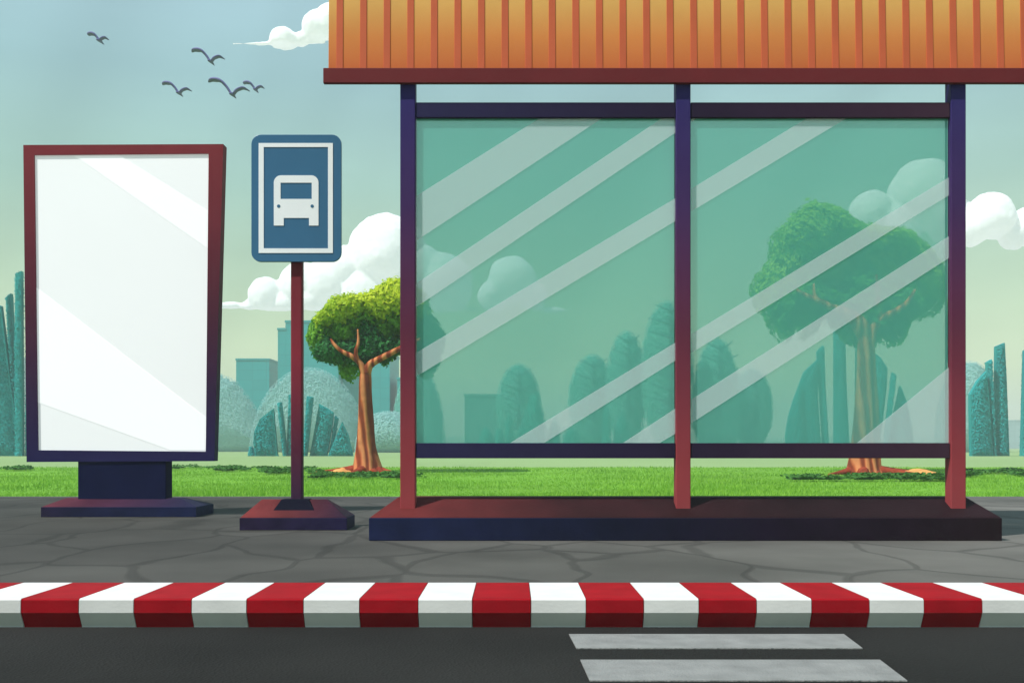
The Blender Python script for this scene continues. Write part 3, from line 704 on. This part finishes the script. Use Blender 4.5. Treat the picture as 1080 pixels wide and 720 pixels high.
# ------------------------------------------------------------------ pale round trees in the mist
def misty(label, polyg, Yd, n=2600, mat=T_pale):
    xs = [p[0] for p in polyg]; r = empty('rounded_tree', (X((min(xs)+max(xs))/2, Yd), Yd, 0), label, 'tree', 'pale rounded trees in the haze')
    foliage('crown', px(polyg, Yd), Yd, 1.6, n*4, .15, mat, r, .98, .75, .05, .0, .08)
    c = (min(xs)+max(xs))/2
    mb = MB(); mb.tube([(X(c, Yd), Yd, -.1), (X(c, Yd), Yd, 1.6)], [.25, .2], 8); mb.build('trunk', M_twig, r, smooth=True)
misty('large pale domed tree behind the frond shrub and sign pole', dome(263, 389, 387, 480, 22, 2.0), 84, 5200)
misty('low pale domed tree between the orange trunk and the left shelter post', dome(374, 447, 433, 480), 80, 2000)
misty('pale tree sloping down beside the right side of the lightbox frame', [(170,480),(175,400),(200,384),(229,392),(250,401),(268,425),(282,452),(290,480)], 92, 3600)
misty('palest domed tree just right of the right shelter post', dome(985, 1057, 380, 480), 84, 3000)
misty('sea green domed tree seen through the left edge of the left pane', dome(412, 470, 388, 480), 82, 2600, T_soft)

# ------------------------------------------------------------------ city blocks
def facade(name, col):
    m, nt, b = newmat(name); co = coords(nt)
    mp = N(nt, 'ShaderNodeMapping'); nt.links.new(co, mp.inputs[0]); mp.inputs['Rotation'].default_value = (math.pi/2, 0, 0)
    br = N(nt, 'ShaderNodeTexBrick', Scale=1.); nt.links.new(mp.outputs[0], br.inputs['Vector'])
    br.offset = 0; br.inputs['Brick Width'].default_value = 1.5; br.inputs['Row Height'].default_value = 1.1; br.inputs['Mortar Size'].default_value = .05
    br.inputs['Color1'].default_value = (*[c*.97 for c in col], 1); br.inputs['Color2'].default_value = (*[c*1.04 for c in col], 1); br.inputs['Mortar'].default_value = (*[c*.9 for c in col], 1)
    vary(nt, b, br.outputs[0], .05, .3, .5, 0, src=co); return m
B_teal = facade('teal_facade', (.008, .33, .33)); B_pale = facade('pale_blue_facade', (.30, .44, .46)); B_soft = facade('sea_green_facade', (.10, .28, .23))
def block(label, steps, Yd, mat, depth=9.):
    """steps: (x0, x1, ytop) boxes that make one building"""
    a, c = min(s[0] for s in steps), max(s[1] for s in steps)
    r = empty('city_block', (X((a+c)/2, Yd), Yd, 0), label, 'building', 'city blocks beyond the meadow')
    mb = MB(); hi = min(s[2] for s in steps)
    for i, (x0, x1, yt) in enumerate(steps):
        mb.box(X(x0, Yd)+i*.003, X(x1, Yd), Yd, Yd+depth-.02*i, -.1, Z(yt, Yd))
    w_ = mb.build('wall', mat, r)
    mb = MB()
    for i, (x0, x1, yt) in enumerate(steps):
        mb.box(X(x0, Yd)-.06, X(x1, Yd)+.06, Yd-.06, Yd+depth+.06, Z(yt, Yd)+.002, Z(yt, Yd)+.22)
    mb.build('parapet', mat, r)
block('small square-topped teal block left of the bus stop pole', [(249, 284, 380)], 112, B_teal)
block('tallest teal block with a stepped roof behind the bus stop pole', [(293, 301, 348), (301, 357, 340)], 106, B_teal)
block('teal block directly behind the trunk of the small tree', [(361, 411, 371)], 108, B_teal)
block('teal block between the small tree and the left shelter post', [(419, 446, 400)], 107, B_teal)
block('low flat-roofed sea green block in the left pane', [(490, 556, 418)], 88, B_soft)
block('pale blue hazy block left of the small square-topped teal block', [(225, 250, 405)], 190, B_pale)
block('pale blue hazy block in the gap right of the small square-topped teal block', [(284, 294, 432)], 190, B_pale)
block('pale hazy block showing in the gap left of the small tree trunk', [(355, 363, 426)], 190, B_pale)
block('pale hazy block showing in the gap right of the small tree trunk', [(409, 421, 427)], 190, B_pale)
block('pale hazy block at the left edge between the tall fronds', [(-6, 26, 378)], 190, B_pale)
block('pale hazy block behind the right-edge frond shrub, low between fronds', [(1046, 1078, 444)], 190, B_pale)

# low far hills
hb = MB(); nx_, ny_ = 90, 10
vs = []; 
for j in range(ny_+1):
    for i in range(nx_+1):
        x = -340+680*i/nx_; t = j/ny_; y = 300+150*t
        h = math.sin(math.pi*min(t*1.2, 1)*.5)*(4.5+2.2*math.sin(x*.017+1)+1.6*math.sin(x*.043+.5)+.7*math.sin(x*.11))
        vs.append((x, y, h-.3))
fs = [(j*(nx_+1)+i, j*(nx_+1)+i+1, (j+1)*(nx_+1)+i+1, (j+1)*(nx_+1)+i) for j in range(ny_) for i in range(nx_)]
tag(link('hills', vs, fs, M_hill, None, None, True), kind='structure')

# ------------------------------------------------------------------ haze
hz = MB(); hz.box(-345, 345, -12, 470, -1.4, 19)
ho = hz.build('haze', None); tag(ho, kind='stuff', label='pale mint haze lying over the park', cat='haze')
m = bpy.data.materials.new('haze_air'); m.use_nodes = True; nt = m.node_tree; nt.nodes.remove(nt.nodes['Principled BSDF'])
pv = N(nt, 'ShaderNodeVolumePrincipled'); pv.inputs['Color'].default_value = (.90, 1, .97, 1); pv.inputs['Anisotropy'].default_value = -.25; pv.inputs['Density'].default_value = .0026
nt.links.new(pv.outputs[0], nt.nodes['Material Output'].inputs['Volume'])
m.volume_intersection_method if False else None
ho.data.materials.clear(); ho.data.materials.append(m)

# ------------------------------------------------------------------ clouds (far, outside the haze)
m, nt, b = newmat('cloud_white'); b.inputs['Base Color'].default_value = (1, 1, 1, 1); b.inputs['Roughness'].default_value = 1; b.inputs['Specular IOR Level'].default_value = 0
tr = N(nt, 'ShaderNodeBsdfTranslucent'); tr.inputs[0].default_value = (1, 1, 1, 1)
mxs = N(nt, 'ShaderNodeMixShader'); mxs.inputs[0].default_value = .42; nt.links.new(b.outputs[0], mxs.inputs[1]); nt.links.new(tr.outputs[0], mxs.inputs[2])
nt.links.new(mxs.outputs[0], nt.nodes['Material Output'].inputs[0]); M_cloud = m
def cloud(label, blobs, ybase, Yd):
    """blobs: (x, y, r) in px; flat-bottomed heap fused by remeshing"""
    bm = bmesh.new()
    for x, y, r in blobs:
        R = r/F*Yd; c = Vector(P(x, y, Yd))
        bmesh.ops.create_icosphere(bm, subdivisions=3, radius=R, matrix=Matrix.Translation(c))
    zb = Z(ybase, Yd)
    for v in bm.verts:
        if v.co.z < zb: v.co.z = zb-(zb-v.co.z)*.03
    me = bpy.data.meshes.new('cloud'); bm.to_mesh(me); bm.free(); me.materials.append(M_cloud)
    o = bpy.data.objects.new('cloud', me); COL.objects.link(o)
    xs = [b_[0] for b_ in blobs]; c = Vector((X(sum(xs)/len(xs), Yd), Yd, zb)); me.transform(Matrix.Translation(-c)); o.location = c
    rm = o.modifiers.new('fuse', 'REMESH'); rm.mode = 'VOXEL'; rm.voxel_size = 2.0*Yd/1200; rm.use_smooth_shade = True
    sm = o.modifiers.new('soft', 'SMOOTH'); sm.iterations = 3
    tx = bpy.data.textures.new('cloud_lumps', 'CLOUDS'); tx.noise_scale = 30*Yd/1200; tx.noise_depth = 6
    dm = o.modifiers.new('lumps', 'DISPLACE'); dm.texture = tx; dm.strength = 6.*Yd/1200; dm.mid_level = .5; dm.texture_coords = 'GLOBAL'
    t2_ = bpy.data.textures.new('cloud_wisps', 'CLOUDS'); t2_.noise_scale = 7*Yd/1200; t2_.noise_depth = 4
    d2_ = o.modifiers.new('wisps', 'DISPLACE'); d2_.texture = t2_; d2_.strength = 1.6*Yd/1200; d2_.mid_level = .5; d2_.texture_coords = 'GLOBAL'
    tag(o, label, 'cloud', 'cumulus clouds')
def wisp(x0, x1, y, n=10, r=1.4):
    return [(x0+(x1-x0)*i/(n-1), y, r*(.4+.6*math.sin(math.pi*(i+.5)/n))) for i in range(n)]
CYd = 1200
cloud('small white cloud at top left, its end hidden by the orange roof', [(299,44,15),(335,28,17),(352,24,20),(318,42,8),(372,30,18)]+wisp(246, 345, 46.5, 30, 2.6), 48, CYd)
cloud('largest white cloud, behind the bus stop pole and left shelter post', [(281,312,19),(300,322,16),(262,324,8),(318,300,24),(345,300,28),(330,318,22),(364,285,26),(409,268,42),(438,290,34),(385,310,30),(465,300,34),(420,310,30)]+wisp(226, 270, 322, 12, 4)+wisp(470,545,327,24,2.6), 326, CYd)
cloud('small round white cloud through the left pane, beside the largest cloud', [(540,294,25),(520,312,17),(562,312,15)]+wisp(560, 606, 327, 16, 2.4), 329, CYd*1.05)
cloud('white cloud behind the crown of the large tree in the right pane', [(975,206,38),(918,224,23),(945,240,26),(1005,235,26)], 256, CYd*1.05)
cloud('white cloud at the right edge beyond the right shelter post', [(1045,228,25),(1025,240,20),(1012,246,14),(1068,250,14),(1088,238,22),(1110,246,18)], 262, CYd)

# ------------------------------------------------------------------ birds
M_bird = simple('bird_feathers', lin((112,108,160)), .8, .1, 8, 0)
def bird(label, cx, cy, pts, scale, Yd):
    """wings swept from tip to tip with a flat section; body along the line of flight"""
    pw = smooth_path([(X(cx+a*scale, Yd), Yd+dy, Z(cy+b_*scale, Yd), r) for a, b_, r, dy in pts], 5)
    mb = MB(); mb.tube([q[:3] for q in pw], [q[3] for q in pw], 8, flat=(2.2, .8))
    i = min(range(len(pw)), key=lambda k: pw[k][2]); c = pw[i]
    body = [(c[0]-.02, c[1]-.16, c[2]-.03), (c[0]-.01, c[1]-.10, c[2]-.015), (c[0], c[1], c[2]), (c[0]+.01, c[1]+.12, c[2]), (c[0]+.02, c[1]+.24, c[2]-.01)]
    mb.tube(body, [.012, .032, .04, .026, .006], 8)
    o = mb.build('gull', M_bird, None, smooth=True)
    lc = Vector((X(cx, Yd), Yd, Z(cy, Yd))); o.data.transform(Matrix.Translation(-lc)); o.location = lc
    tag(o, label, 'bird', 'birds flying at the upper left')
W = [(-18, -7, .012, .12), (-14, -8, .045, .05), (-7, -6.5, .042, -.02), (-2, -2, .035, 0), (3, 4.6, .032, .02), (7, 1.5, .034, 0), (12, -.8, .035, .04), (17, .8, .010, .12)]
bird('highest and most isolated bird, dark against the sky', 103, 40, W, .58, 26)
bird('second largest bird, just below and right of the highest one', 219, 60, W, .98, 24)
bird('bird above the right end of the lightbox, left of the largest bird', 186, 94, W, .86, 25)
bird('largest bird, with long dark wings', 241, 93.5, W, 1.24, 22)
bird('smallest bird, touching the wing tip of the largest one', 267.5, 91.5, W, .6, 27)
